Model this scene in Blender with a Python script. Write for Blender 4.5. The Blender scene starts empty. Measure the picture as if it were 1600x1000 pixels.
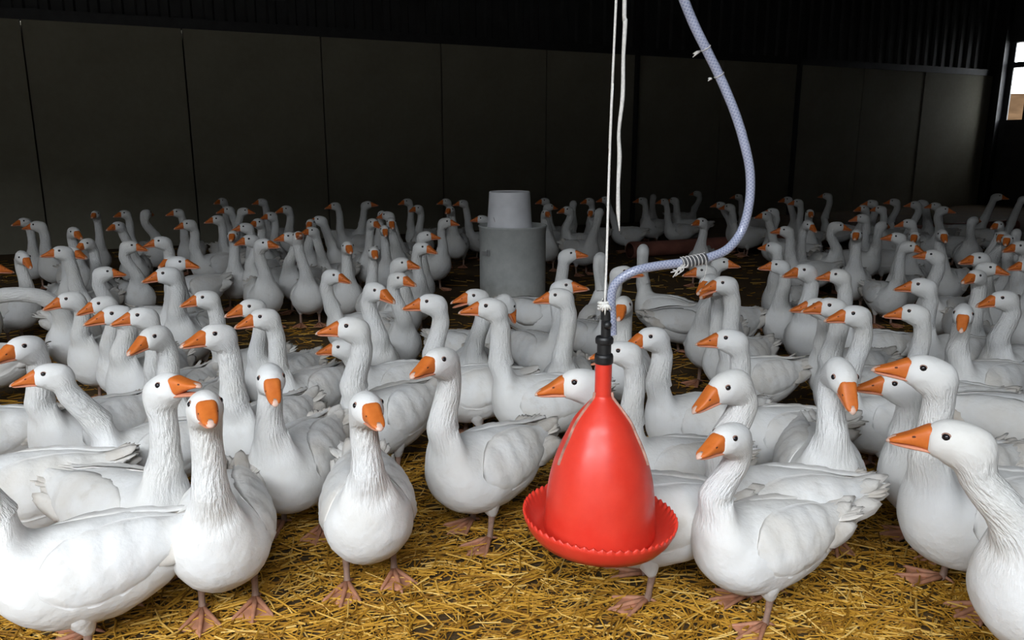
import bpy, math, random
import numpy as np
from mathutils import Matrix, Vector

random.seed(7)
rng = np.random.default_rng(7)
SC = bpy.context.scene
C = SC.collection

# ------------------------------------------------------------------ camera, sky, exposure
FPX, CX, CY, CAM_H, PITCH = 1220.0, 800.0, 500.0, 1.5, math.radians(12.7)
cam_d = bpy.data.cameras.new('camera')
cam_d.lens = FPX / 1600 * 36
cam_d.sensor_width = 36
cam = bpy.data.objects.new('camera', cam_d)
C.objects.link(cam)
cam.location = (0, 0, CAM_H)
cam.rotation_euler = (math.radians(90) - PITCH, 0, 0)
SC.camera = cam

SKY_COL, SKY_STRENGTH = (0.90, 0.95, 1.0), 15.2
w = bpy.data.worlds.new('overcast_sky')
SC.world = w
w.use_nodes = True
nt = w.node_tree
bg = nt.nodes['Background']
bg.inputs['Color'].default_value = (*SKY_COL, 1)
bg.inputs['Strength'].default_value = SKY_STRENGTH

SC.view_settings.view_transform = 'Standard'
SC.view_settings.look = 'None'
SC.view_settings.gamma = 1
SC.view_settings.use_curve_mapping = False
SC.view_settings.exposure = 0.0
SC.cycles.use_denoising = True
SC.cycles.max_bounces = 6
SC.cycles.diffuse_bounces = 2
SC.cycles.sample_clamp_indirect = 6

# barn frame: u runs along the back wall (to the right and away), v points from the back wall to the open front
TH = math.radians(26.0)
U = np.array([math.cos(TH), math.sin(TH)])
V = np.array([math.sin(TH), -math.cos(TH)])
D0 = 11.0                                   # forward distance of the first wall joint
P0 = np.array([-6.54, D0])  # that joint on the floor
PW = 1.99                             # panel width
WALL_H = 3.13
FRONT_Y = -2.2
OPEN_L, OPEN_R, OPEN_H = -6.4, 1.3, 5.2    # the big doorway in the front wall, which runs along x


def bp(u, v, z):
    p = P0 + U * u + V * v
    return (float(p[0]), float(p[1]), z)


# daylight sampling portal in the doorway (emits nothing of its own)
pl = bpy.data.lights.new('doorway_portal', 'AREA')
pl.shape = 'RECTANGLE'
pl.size, pl.size_y = OPEN_R - OPEN_L, OPEN_H
pl.cycles.is_portal = True
po = bpy.data.objects.new('doorway_portal', pl)
C.objects.link(po)
M = Matrix(((1, 0, 0), (0, 0, -1), (0, 1, 0))).to_4x4() @ Matrix.Diagonal((1, 1, -1, 1)).to_4x4()
M = Matrix.Translation(((OPEN_L + OPEN_R) / 2, FRONT_Y, OPEN_H / 2)) @ Matrix.Rotation(math.radians(90), 4, 'X')
po.matrix_world = M


# ------------------------------------------------------------------ helpers
def ray(px, py):
    f = np.array([0, math.cos(PITCH), -math.sin(PITCH)])
    u = np.array([0, math.sin(PITCH), math.cos(PITCH)])
    return f + np.array([1, 0, 0]) * (px - CX) / FPX + u * (CY - py) / FPX


def at_z(px, py, z):
    d = ray(px, py)
    return np.array([0, 0, CAM_H]) + d * ((z - CAM_H) / d[2])


def at_y(px, py, y):
    d = ray(px, py)
    return np.array([0, 0, CAM_H]) + d * (y / d[1])


def mat(name):
    m = bpy.data.materials.new(name)
    m.use_nodes = True
    return m, m.node_tree, m.node_tree.nodes['Principled BSDF']


def N(t, typ, **kw):
    n = t.nodes.new(typ)
    for k, v in kw.items():
        setattr(n, k, v)
    return n


def ramp(t, src, stops):
    r = N(t, 'ShaderNodeValToRGB')
    els = r.color_ramp.elements
    while len(els) < len(stops):
        els.new(0.5)
    for e, (p, c) in zip(els, stops):
        e.position = p
        e.color = (*c, 1) if len(c) == 3 else c
    t.links.new(src, r.inputs[0])
    return r.outputs[0]


def noise(t, scale, detail=3, vec=None, rough=0.5):
    n = N(t, 'ShaderNodeTexNoise')
    n.inputs['Scale'].default_value = scale
    n.inputs['Detail'].default_value = detail
    n.inputs['Roughness'].default_value = rough
    if vec is not None:
        t.links.new(vec, n.inputs['Vector'])
    return n.outputs[0]


def coords(t, which='Object'):
    return N(t, 'ShaderNodeTexCoord').outputs[which]


def mapping(t, vec, scale):
    m = N(t, 'ShaderNodeMapping')
    m.inputs['Scale'].default_value = scale
    t.links.new(vec, m.inputs['Vector'])
    return m.outputs[0]


def bump(t, bsdf, h, strength, dist):
    b = N(t, 'ShaderNodeBump')
    b.inputs['Strength'].default_value = strength
    b.inputs['Distance'].default_value = dist
    t.links.new(h, b.inputs['Height'])
    t.links.new(b.outputs[0], bsdf.inputs['Normal'])


def math_node(t, op, a, b=None):
    m = N(t, 'ShaderNodeMath', operation=op)
    for i, x in enumerate((a, b)):
        if x is None:
            continue
        if isinstance(x, (int, float)):
            m.inputs[i].default_value = x
        else:
            t.links.new(x, m.inputs[i])
    return m.outputs[0]


def simple(name, col, rough=0.6, metal=0.0, nscale=None, var=0.15, bstr=0.0, bdist=0.002):
    m, t, b = mat(name)
    b.inputs['Roughness'].default_value = rough
    b.inputs['Metallic'].default_value = metal
    if nscale:
        v = coords(t)
        n = noise(t, nscale, 4, v)
        lo = tuple(c * (1 - var) for c in col)
        hi = tuple(min(1, c * (1 + var)) for c in col)
        t.links.new(ramp(t, n, [(0.3, lo), (0.7, hi)]), b.inputs['Base Color'])
        if bstr:
            bump(t, b, n, bstr, bdist)
    else:
        b.inputs['Base Color'].default_value = (*col, 1)
    return m


def mesh_np(name, verts, faces, m, smooth=True, uvs=None, attr=None):
    """verts (n,3); faces list of index tuples or an (n,k) array; uvs per vertex"""
    me = bpy.data.meshes.new(name)
    if isinstance(faces, np.ndarray):
        faces = faces.tolist()
    me.from_pydata(np.asarray(verts, dtype=float).tolist(), [], faces)
    if smooth:
        me.polygons.foreach_set('use_smooth', [True] * len(me.polygons))
    if uvs is not None:
        li = np.empty(len(me.loops), dtype=np.int32)
        me.loops.foreach_get('vertex_index', li)
        lay = me.uv_layers.new(name='UVMap')
        lay.data.foreach_set('uv', np.asarray(uvs, dtype=np.float32)[li].ravel())
    if attr is not None:
        a = me.attributes.new('neck', 'FLOAT', 'POINT')
        a.data.foreach_set('value', np.asarray(attr, dtype=np.float32))
    for mm in (m if isinstance(m, (list, tuple)) else [m]):
        me.materials.append(mm)
    me.update()
    return me


def link(name, me, parent=None, loc=None, rot=None, matrix=None):
    o = bpy.data.objects.new(name, me)
    C.objects.link(o)
    if parent is not None:
        o.parent = parent
    if matrix is not None:
        o.matrix_local = matrix
    if loc is not None:
        o.location = loc
    if rot is not None:
        o.rotation_euler = rot
    return o


def empty(name, loc, label, cat, group=None, rz=0.0, scale=1.0):
    o = bpy.data.objects.new(name, None)
    C.objects.link(o)
    o.empty_display_size = 0.1
    o.location = loc
    o.rotation_euler = (0, 0, rz)
    o.scale = (scale,) * 3
    tag(o, label, cat, group)
    return o


def tag(o, label=None, cat=None, group=None, kind=None):
    if label:
        o['label'] = label
    if cat:
        o['category'] = cat
    if group:
        o['group'] = group
    if kind:
        o['kind'] = kind
    return o


class MB:
    """collects boxes, tubes, lathes into one mesh"""

    def __init__(self):
        self.v, self.f = [], []

    def add(self, v, f):
        o = len(self.v)
        self.v += [tuple(map(float, p)) for p in v]
        self.f += [tuple(i + o for i in q) for q in f]

    def box(self, c, s, ax=None):
        """c centre, s full sizes, ax optional 3 unit axes"""
        ax = ax or ((1, 0, 0), (0, 1, 0), (0, 0, 1))
        ax = np.array(ax, float)
        c = np.array(c, float)
        vs = []
        for i in (-.5, .5):
            for j in (-.5, .5):
                for k in (-.5, .5):
                    vs.append(c + ax[0] * s[0] * i + ax[1] * s[1] * j + ax[2] * s[2] * k)
        self.add(vs, [(0, 1, 3, 2), (4, 6, 7, 5), (0, 4, 5, 1), (2, 3, 7, 6), (0, 2, 6, 4), (1, 5, 7, 3)])

    def tube(self, pts, r, n=10, cap=True):
        pts = np.array(pts, float)
        k = len(pts)
        rr = np.full(k, r) if np.isscalar(r) else np.array(r, float)
        tan = np.gradient(pts, axis=0)
        tan /= np.linalg.norm(tan, axis=1)[:, None]
        ref = np.array([0.0, 0.0, 1.0]) if abs(tan[0][2]) < 0.9 else np.array([1.0, 0, 0])
        s = np.cross(tan[0], ref)
        s /= np.linalg.norm(s)
        vs = []
        ang = np.linspace(0, 2 * math.pi, n, endpoint=False)
        for p, tg, r_ in zip(pts, tan, rr):
            s = s - tg * np.dot(s, tg)
            s /= np.linalg.norm(s)
            q = np.cross(tg, s)
            vs += [p + (s * math.cos(a) + q * math.sin(a)) * r_ for a in ang]
        fs = [(i * n + j, i * n + (j + 1) % n, (i + 1) * n + (j + 1) % n, (i + 1) * n + j)
              for i in range(k - 1) for j in range(n)]
        if cap:
            fs += [tuple(range(n - 1, -1, -1)), tuple((k - 1) * n + j for j in range(n))]
        self.add(vs, fs)

    def lathe(self, prof, n=48, c=(0, 0, 0)):
        """prof of (r, z); r = 0 makes a pole"""
        vs, rows = [], []
        for r, z in prof:
            if r < 1e-6:
                rows.append([len(vs)])
                vs.append((c[0], c[1], c[2] + z))
            else:
                rows.append(list(range(len(vs), len(vs) + n)))
                vs += [(c[0] + r * math.cos(2 * math.pi * j / n), c[1] + r * math.sin(2 * math.pi * j / n), c[2] + z)
                       for j in range(n)]
        fs = []
        for a, b in zip(rows, rows[1:]):
            if len(a) == 1 and len(b) == 1:
                continue
            for j in range(n):
                k = (j + 1) % n
                if len(a) == 1:
                    fs.append((a[0], b[k], b[j]))
                elif len(b) == 1:
                    fs.append((a[j], a[k], b[0]))
                else:
                    fs.append((a[j], a[k], b[k], b[j]))
        self.add(vs, fs)

    def mesh(self, name, m, smooth=True):
        return mesh_np(name, self.v, self.f, m, smooth)


def catmull(P, sub):
    """P (n, k) -> resampled ((n-1)*sub+1, k)"""
    P = np.asarray(P, float)
    Q = np.vstack([2 * P[0] - P[1], P, 2 * P[-1] - P[-2]])
    out = []
    for i in range(1, len(Q) - 2):
        for s in range(sub):
            t = s / sub
            a, b, c, d = Q[i - 1], Q[i], Q[i + 1], Q[i + 2]
            out.append(0.5 * (2 * b + (c - a) * t + (2 * a - 5 * b + 4 * c - d) * t * t + (3 * b - a - 3 * c + d) * t ** 3))
    out.append(P[-1])
    return np.array(out)


# ------------------------------------------------------------------ materials
def feather_material(name, white, cream, dirt_amt, furrow):
    m, t, b = mat(name)
    obj = coords(t)
    oi = N(t, 'ShaderNodeObjectInfo')
    off = N(t, 'ShaderNodeVectorMath', operation='ADD')
    comb = N(t, 'ShaderNodeCombineXYZ')
    k = math_node(t, 'MULTIPLY', oi.outputs['Random'], 37.0)
    for i in range(3):
        t.links.new(k, comb.inputs[i])
    t.links.new(obj, off.inputs[0])
    t.links.new(comb.outputs[0], off.inputs[1])
    v = off.outputs[0]
    n1 = noise(t, 5.0, 4, v, 0.6)
    base = ramp(t, n1, [(0.35, white), (0.75, cream)])
    n2 = noise(t, 9.0, 5, v, 0.65)
    dm = ramp(t, n2, [(0.60, (0, 0, 0)), (0.82, (1, 1, 1))])
    mix = N(t, 'ShaderNodeMix', data_type='RGBA')
    t.links.new(math_node(t, 'MULTIPLY', dm, dirt_amt), mix.inputs['Factor'])
    t.links.new(base, mix.inputs['A'])
    mix.inputs['B'].default_value = (0.50, 0.43, 0.34, 1)
    t.links.new(mix.outputs['Result'], b.inputs['Base Color'])
    b.inputs['Roughness'].default_value = 0.75
    b.inputs['Specular IOR Level'].default_value = 0.2
    b.inputs['Sheen Weight'].default_value = 0.08
    # soft feather relief
    vo = N(t, 'ShaderNodeTexVoronoi', feature='SMOOTH_F1')
    vo.inputs['Scale'].default_value = 20.0
    t.links.new(mapping(t, v, (0.7, 1.2, 1.0)), vo.inputs['Vector'])
    fine = noise(t, 60.0, 3, v)
    h = math_node(t, 'ADD', math_node(t, 'MULTIPLY', vo.outputs['Distance'], 0.35), math_node(t, 'MULTIPLY', fine, 0.22))
    h = math_node(t, 'ADD', h, math_node(t, 'MULTIPLY', noise(t, 14.0, 2, v), 0.7))
    if furrow:
        at = N(t, 'ShaderNodeAttribute', attribute_name='neck')
        uv = coords(t, 'UV')
        fn = noise(t, 1.0, 3, mapping(t, uv, (34.0, 26.0, 1.0)), 0.6)
        f2 = noise(t, 1.0, 2, mapping(t, uv, (60.0, 90.0, 1.0)), 0.6)
        fn = math_node(t, 'ADD', fn, math_node(t, 'MULTIPLY', f2, 0.22))
        h = math_node(t, 'ADD', h, math_node(t, 'MULTIPLY', math_node(t, 'MULTIPLY', fn, at.outputs['Fac']), 2.0))
    bump(t, b, h, 0.62, 0.014)
    return m


WHITE = (0.84, 0.84, 0.835)
M_BODY = feather_material('white_plumage', WHITE, (0.79, 0.77, 0.73), 0.30, True)
M_WING = feather_material('wing_plumage', (0.82, 0.82, 0.815), (0.73, 0.69, 0.63), 0.6, False)
M_QUILL = feather_material('flight_feather_plumage', (0.78, 0.76, 0.73), (0.58, 0.51, 0.43), 0.9, False)


def bill_material():
    m, t, b = mat('orange_bill')
    v = coords(t)
    n = noise(t, 30, 3, v)
    t.links.new(ramp(t, n, [(0.3, (0.62, 0.135, 0.018)), (0.7, (0.74, 0.20, 0.035))]), b.inputs['Base Color'])
    b.inputs['Roughness'].default_value = 0.5
    bump(t, b, noise(t, 90, 2, v), 0.15, 0.003)
    return m


M_BILL = bill_material()
M_NAIL = simple('pale_bill_tip', (0.74, 0.50, 0.40), 0.45, nscale=40, var=0.08)
M_GAPE = simple('pink_bill_edge', (0.66, 0.27, 0.16), 0.5, nscale=40, var=0.1)
M_NOSTRIL = simple('dark_nostril', (0.10, 0.025, 0.01), 0.7)
M_EYE = simple('dark_eye', (0.012, 0.010, 0.012), 0.08)
M_RING = simple('eye_rim', (0.34, 0.19, 0.14), 0.6)
M_SHANK = simple('grey_pink_shank', (0.30, 0.19, 0.145), 0.6, nscale=50, var=0.25, bstr=0.3)
M_FOOT = simple('webbed_foot_skin', (0.42, 0.19, 0.11), 0.6, nscale=30, var=0.25, bstr=0.3)

# ------------------------------------------------------------------ barn shell
M_CONC = None


def concrete():
    m, t, b = mat('old_concrete_panel')
    v = coords(t)
    n = noise(t, 1.2, 5, v, 0.6)
    n2 = noise(t, 14, 4, v)
    s = math_node(t, 'ADD', math_node(t, 'MULTIPLY', n, 0.75), math_node(t, 'MULTIPLY', n2, 0.25))
    t.links.new(ramp(t, s, [(0.3, (0.24, 0.22, 0.165)), (0.7, (0.32, 0.30, 0.23))]), b.inputs['Base Color'])
    b.inputs['Roughness'].default_value = 0.9
    bump(t, b, n2, 0.25, 0.01)
    return m


M_CONC = concrete()
M_SHEET = simple('dark_metal_sheet', (0.035, 0.035, 0.036), 0.7, nscale=3, var=0.2)
M_ROOF = simple('dark_roof', (0.028, 0.028, 0.03), 0.85, nscale=3, var=0.2)
M_STEEL = simple('dark_steel', (0.03, 0.03, 0.032), 0.6, nscale=8, var=0.2)
M_JOINT = simple('dark_joint_filler', (0.08, 0.075, 0.06), 0.9)
M_DARKWALL = simple('dark_block_wall', (0.05, 0.05, 0.048), 0.9, nscale=4, var=0.2)

U3, V3 = (U[0], U[1], 0), (V[0], V[1], 0)
Z3 = (0, 0, 1)
AX = (U3, V3, Z3)
I0, I1 = -4, 11
UL, UR = I0 * PW, 10.25 * PW
UMID = (UL + UR) / 2

# back wall: a backing slab with one concrete panel child per bay
mb = MB()
mb.box(bp(UMID, -0.30, WALL_H / 2), (UR - UL, 0.20, WALL_H), AX)
wall = link('wall_back', mb.mesh('wall_back', M_JOINT, False))
tag(wall, kind='structure')
pm = MB()
pm.box((0, 0, 0), (PW - 0.022, 0.19, WALL_H - 0.01))
g = pm.mesh('panel', M_CONC, False)
rot = Matrix(((U[0], -V[0], 0), (U[1], -V[1], 0), (0, 0, 1))).to_4x4()
for i in range(I0, I1):
    wdt = PW if i < 10 else UR - 10 * PW
    o = link('panel', g, wall)
    Mx = rot.copy()
    Mx.translation = Vector(bp(i * PW + wdt / 2, -0.10 + 0.008 * math.sin(i * 2.3), WALL_H / 2))
    o.matrix_local = Mx @ Matrix.Diagonal((wdt / PW, 1, 1, 1))

# corrugated dark cladding above the panels
mb = MB()
pitch_c, nseg = 0.30, int((UR - UL) / 0.30) + 1
vs, fs = [], []
for k in range(nseg):
    u0 = UL + k * pitch_c
    for du, dv in ((0, 0), (0.07, 0), (0.10, 0.05), (0.20, 0.05), (0.23, 0)):
        vs.append(bp(u0 + du, -0.15 + dv, WALL_H - 0.02))
        vs.append(bp(u0 + du, -0.15 + dv, WALL_H + 3.6))
for k in range(len(vs) // 2 - 1):
    fs.append((2 * k, 2 * k + 2, 2 * k + 3, 2 * k + 1))
clad = link('wall_back_upper', mesh_np('wall_back_upper', vs, fs, M_SHEET, False))
tag(clad, kind='structure')
mb = MB()
mb.box(bp(UMID, -0.06, WALL_H + 0.06), (UR - UL, 0.16, 0.14), AX)
tag(link('trim_1', mb.mesh('trim_1', M_STEEL, False)), kind='structure')

# right side wall: dark blockwork, a sill, an open bay above it with a bar
SILL, HEADR = 2.08, 3.9
RV = (bp(UR, 0, 0)[1] - FRONT_Y) / -V[1]
LV = (bp(UL, 0, 0)[1] - FRONT_Y) / -V[1]
mb = MB()
mb.box(bp(UR + 0.45, RV / 2, SILL / 2), (0.22, RV, SILL), AX)
tag(link('wall_right', mb.mesh('wall_right', M_DARKWALL, False)), kind='structure')
mb = MB()
mb.box(bp(UR + 0.45, RV / 2, (HEADR + 6.8) / 2), (0.22, RV, 6.8 - HEADR), AX)
tag(link('wall_right_upper', mb.mesh('wall_right_upper', M_SHEET, False)), kind='structure')
mb = MB()
mb.box(bp(UR + 0.45, (RV + 0.60) / 2, (SILL + HEADR) / 2), (0.2, RV - 0.60, HEADR - SILL), AX)
tag(link('wall_right_infill', mb.mesh('wall_right_infill', M_SHEET, False)), kind='structure')
mb = MB()
mb.box(bp(UR + 0.45, 2.2, 3.38), (0.12, 4.4, 0.13), AX)
tag(link('trim_2', mb.mesh('trim_2', M_STEEL, False)), kind='structure')
# corner stanchion and a slim post, a sliver of daylight left between them
for nm, u0, v0, wd in (('column_1', UR + 0.20, 0.05, 0.46),):
    mb = MB()
    h = 6.6
    mb.box(bp(u0, v0, h / 2), (wd, 0.05, h), AX)
    mb.box(bp(u0 - wd / 2 + 0.02, v0, h / 2), (0.04, 0.30, h), AX)
    mb.box(bp(u0 + wd / 2 - 0.02, v0, h / 2), (0.04, 0.30, h), AX)
    tag(link(nm, mb.mesh(nm, M_STEEL, False)), kind='structure')

# left side wall
mb = MB()
mb.box(bp(UL - 0.15, LV / 2, 3.4), (0.25, LV, 6.8), AX)
tag(link('wall_left', mb.mesh('wall_left', M_DARKWALL, False)), kind='structure')

# front wall around the doorway
mb = MB()
FL, FR = bp(UL - 0.3, LV, 0)[0] - 0.2, bp(UR + 0.6, RV, 0)[0] + 0.4
mb.box(((FL + OPEN_L) / 2, FRONT_Y - 0.1, 3.4), (OPEN_L - FL, 0.2, 6.8))
mb.box(((FR + OPEN_R) / 2, FRONT_Y - 0.1, 3.4), (FR - OPEN_R, 0.2, 6.8))
mb.box(((OPEN_L + OPEN_R) / 2, FRONT_Y - 0.1, (OPEN_H + 6.8) / 2), (OPEN_R - OPEN_L, 0.2, 6.8 - OPEN_H))
tag(link('wall_front', mb.mesh('wall_front', M_SHEET, False)), kind='structure')


def slab(name, z0, z1, m):
    cs = [bp(UL - 0.3, -0.45, 0), bp(UR + 0.6, -0.45, 0), (FR, FRONT_Y - 0.25, 0), (FL, FRONT_Y - 0.25, 0)]
    vs = [(c[0], c[1], z) for z in (z0, z1) for c in cs]
    return link(name, mesh_np(name, vs, [(3, 2, 1, 0), (4, 5, 6, 7), (0, 1, 5, 4), (1, 2, 6, 5), (2, 3, 7, 6), (3, 0, 4, 7)], m, False))


# roof with purlins
roof = slab('ceiling', 6.8, 6.9, M_ROOF)
tag(roof, kind='structure')
pm = MB()
pm.box((0, 0, 0), (UR - UL, 0.07, 0.18))
g = pm.mesh('purlin', M_STEEL, False)
for k in range(7):
    o = link('purlin', g, roof)
    Mx = rot.copy()
    Mx.translation = Vector(bp(UMID, 0.6 + k * 1.7, 6.71))
    o.matrix_local = Mx
# two slim stanchions standing against the panels
for k, (px, py) in enumerate(((1009, 300), (1240, 300))):
    i = [4.95, 7.0][k]
    mb = MB()
    mb.box(bp(i * PW, 0.06, 3.3), (0.05, 0.10, 6.6), AX)
    nm = 'column_%d' % (k + 2)
    tag(link(nm, mb.mesh(nm, M_STEEL, False)), kind='structure')


# floor and the yard outside
def floor_mat():
    m, t, b = mat('trodden_straw_floor')
    v = coords(t)
    n = noise(t, 2.0, 5, v, 0.6)
    n2 = noise(t, 1.0, 4, mapping(t, v, (40, 90, 40)), 0.7)
    s = math_node(t, 'ADD', math_node(t, 'MULTIPLY', n, 0.5), math_node(t, 'MULTIPLY', n2, 0.5))
    t.links.new(ramp(t, s, [(0.32, (0.040, 0.021, 0.006)), (0.52, (0.085, 0.046, 0.011)), (0.72, (0.17, 0.098, 0.025))]),
                b.inputs['Base Color'])
    b.inputs['Roughness'].default_value = 0.85
    bump(t, b, n2, 0.6, 0.02)
    return m


M_FLOOR = floor_mat()
tag(slab('floor', -0.1, 0.0, M_FLOOR), kind='structure')
M_YARD = simple('yard_gravel', (0.26, 0.25, 0.23), 0.95, nscale=6, var=0.3)
mb = MB()
mb.box((0, 0, -0.20), (260, 260, 0.16))
tag(link('ground', mb.mesh('ground', M_YARD, False)), kind='structure')


# unseen wall added behind the viewer, keeps low sky light off the back rows
mb = MB()
mb.box((0, FRONT_Y - 8.0, 3.75), (60, 0.4, 7.5))
tag(link('wall_sky_blocker', mb.mesh('wall_sky_blocker', M_DARKWALL, False)), kind='structure')


def terrain(name, c, sx, sy, h, m, seed):
    r = np.random.default_rng(seed)
    n = 26
    xs = np.linspace(-1, 1, n)
    ph = r.uniform(0, 6, 6)
    vs, fs = [], []
    for j, y in enumerate(xs):
        for i, x in enumerate(xs):
            e = max(0.0, 1 - (x * x + y * y)) ** 0.7
            z = h * e * (1 + 0.12 * math.sin(5 * x + ph[0]) + 0.1 * math.sin(7 * y + ph[1]) + 0.05 * math.sin(17 * x + 13 * y + ph[2]))
            vs.append((c[0] + x * sx, c[1] + y * sy, -0.15 + z))
    for j in range(n - 1):
        for i in range(n - 1):
            fs.append((j * n + i, j * n + i + 1, (j + 1) * n + i + 1, (j + 1) * n + i))
    return link(name, mesh_np(name, vs, fs, m))


hl = terrain('hill', (62, 78, 0), 30, 14, 7.6, simple('brown_hillside', (0.022, 0.013, 0.007), 0.95, nscale=0.4, var=0.4), 3)
tag(hl, kind='structure')
rb = terrain('ground_bank', (24, 27, 0), 7, 3.2, 3.2, simple('pale_gravel_bank', (0.050, 0.047, 0.043), 0.95, nscale=1.5, var=0.45), 5)
tag(rb, kind='structure')
for q in (hl, rb):
    q.data.materials[0].node_tree.nodes['Principled BSDF'].inputs['Specular IOR Level'].default_value = 0.0


# ------------------------------------------------------------------ straw
def straw_mat():
    m, t, b = mat('straw')
    g_ = N(t, 'ShaderNodeNewGeometry')
    t.links.new(ramp(t, g_.outputs['Random Per Island'],
                     [(0.0, (0.19, 0.080, 0.006)), (0.40, (0.42, 0.205, 0.020)), (0.80, (0.58, 0.31, 0.036)), (1.0, (0.78, 0.52, 0.16))]),
                b.inputs['Base Color'])
    b.inputs['Roughness'].default_value = 0.7
    b.inputs['Specular IOR Level'].default_value = 0.2
    return m


def straw(n, x0, x1, y0, y1, lmin, lmax, wd):
    """x range is given as a slope of y so that the strip widens with distance"""
    y = rng.uniform(y0, y1, n)
    x = rng.uniform(x0, x1, n) * (0.4 + y)
    q = np.stack([x, y], 1) - P0
    keep = ((q @ V) > 0.35) & ((q @ U) < UR - 0.1)
    pa, pb = at_z(984, 391, .105)[:2], at_z(1585, 352, .105)[:2]
    pd = (pb - pa) / np.linalg.norm(pb - pa)
    rel = np.stack([x, y], 1) - pa
    keep &= ~((np.abs(rel @ np.array([-pd[1], pd[0]])) < .2) & (rel @ pd > -.2))    # none inside the feed pipe
    x, y = x[keep], y[keep]
    n = len(x)
    L = rng.uniform(lmin, lmax, n) * rng.uniform(0.4, 1, n)
    a = rng.normal(0.25, 0.75, n) + np.where(rng.random(n) < .3, rng.uniform(0, math.pi, n), 0)
    tilt = rng.normal(0, 0.07, n)
    bend = rng.normal(0, 0.12, n)
    zc = 0.003 + np.abs(rng.normal(0, 0.008, n)) + np.abs(np.sin(tilt)) * L * 0.35
    ww = wd * rng.uniform(0.6, 1.3, n)
    d = np.stack([np.cos(a) * np.cos(tilt), np.sin(a) * np.cos(tilt), np.sin(tilt)], 1)
    s = np.stack([-np.sin(a), np.cos(a), np.zeros(n)], 1)
    c = np.stack([x, y, zc], 1)
    up = np.array([0, 0, 1.0])
    vs = np.zeros((n, 9, 3))
    for k, tt in enumerate((-0.5, 0.0, 0.5)):
        ctr = c + d * (L * tt)[:, None] + s * (bend * L * (0.25 - tt * tt) * 2)[:, None]
        vs[:, k * 3 + 0] = ctr - s * (ww / 2)[:, None]
        vs[:, k * 3 + 1] = ctr + s * (ww / 2)[:, None]
        vs[:, k * 3 + 2] = ctr + up * (ww * 0.55)[:, None]
    f1 = []
    for k in (0, 3):
        f1 += [(k, k + 3, k + 5, k + 2), (k + 2, k + 5, k + 4, k + 1)]
    f1 = np.array(f1)
    fs = (f1[None] + (np.arange(n) * 9)[:, None, None]).reshape(-1, 4)
    return vs.reshape(-1, 3), fs


parts = [straw(26000, -0.85, 0.85, 1.5, 3.6, 0.05, 0.22, 0.0055),
         straw(5500, -0.85, 0.85, 3.6, 6.5, 0.06, 0.22, 0.0065),
         straw(2400, -0.85, 0.85, 6.5, 12.0, 0.08, 0.25, 0.008)]
vs, fs, o_ = [], [], 0
for a, b_ in parts:
    vs.append(a)
    fs.append(b_ + o_)
    o_ += len(a)
st = link('straw_bedding', mesh_np('straw_bedding', np.vstack(vs), np.vstack(fs), straw_mat(), False))
tag(st, 'loose golden straw bedding strewn over the barn floor', 'straw', kind='stuff')

# ------------------------------------------------------------------ goose: shared shapes
# body sections: dorsal (x, z), ventral (x, z), half width; they fan from the tail round into the neck base
BODY = np.array([
    (-.318, .335, -.318, .318, .014), (-.290, .356, -.300, .280, .052), (-.235, .380, -.262, .215, .095),
    (-.160, .398, -.185, .158, .132), (-.080, .410, -.095, .122, .157), (.000, .414, .000, .108, .167),
    (.060, .412, .095, .115, .166), (.100, .412, .175, .152, .155), (.125, .420, .228, .212, .133),
    (.138, .434, .248, .280, .112), (.148, .462, .249, .345, .091), (.153, .495, .243, .405, .073)])
HEAD = np.array([
    (-.088, -.050, .000, -.072, .0465), (-.086, -.006, .022, -.058, .0485), (-.066, .028, .036, -.049, .0500),
    (-.022, .046, .047, -.044, .0490), (.020, .049, .053, -.041, .0430), (.044, .041, .057, -.038, .0365),
    (.055, .033, .058, -.036, .0320)])
BX = np.array([-.40, -.30, -.235, -.16, -.08, 0, .06, .12, .18])
BZC = np.array([.345, .325, .300, .280, .266, .261, .263, .275, .295])
BHZ = np.array([.030, .055, .085, .122, .144, .153, .150, .140, .115])
BW = np.array([.030, .070, .100, .134, .157, .167, .166, .158, .140]) * .93


def loft(cs, dv, sv, ring, caps=True, sq=1.0):
    """rings from centres, dorsal half vectors and side half vectors"""
    n = len(cs)
    a = np.linspace(0, 2 * math.pi, ring, endpoint=False)
    ca, sa = (np.sign(q) * np.abs(q) ** sq for q in (np.cos(a), np.sin(a)))
    vs = cs[:, None] + dv[:, None] * ca[None, :, None] + sv[:, None] * sa[None, :, None]
    vs = vs.reshape(-1, 3)
    i = np.arange(n - 1)[:, None] * ring
    j = np.arange(ring)[None]
    k = (j + 1) % ring
    fs = np.stack([i + j, i + k, i + ring + k, i + ring + j], -1).reshape(-1, 4).tolist()
    if caps:
        fs.append(tuple(range(ring - 1, -1, -1)))
        fs.append(tuple((n - 1) * ring + q for q in range(ring)))
    u = np.tile(np.arange(ring) / ring, n)
    seg = np.concatenate([[0], np.cumsum(np.linalg.norm(np.diff(cs, axis=0), axis=1))])
    return vs, fs, np.stack([u, np.repeat(seg, ring)], 1)


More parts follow.
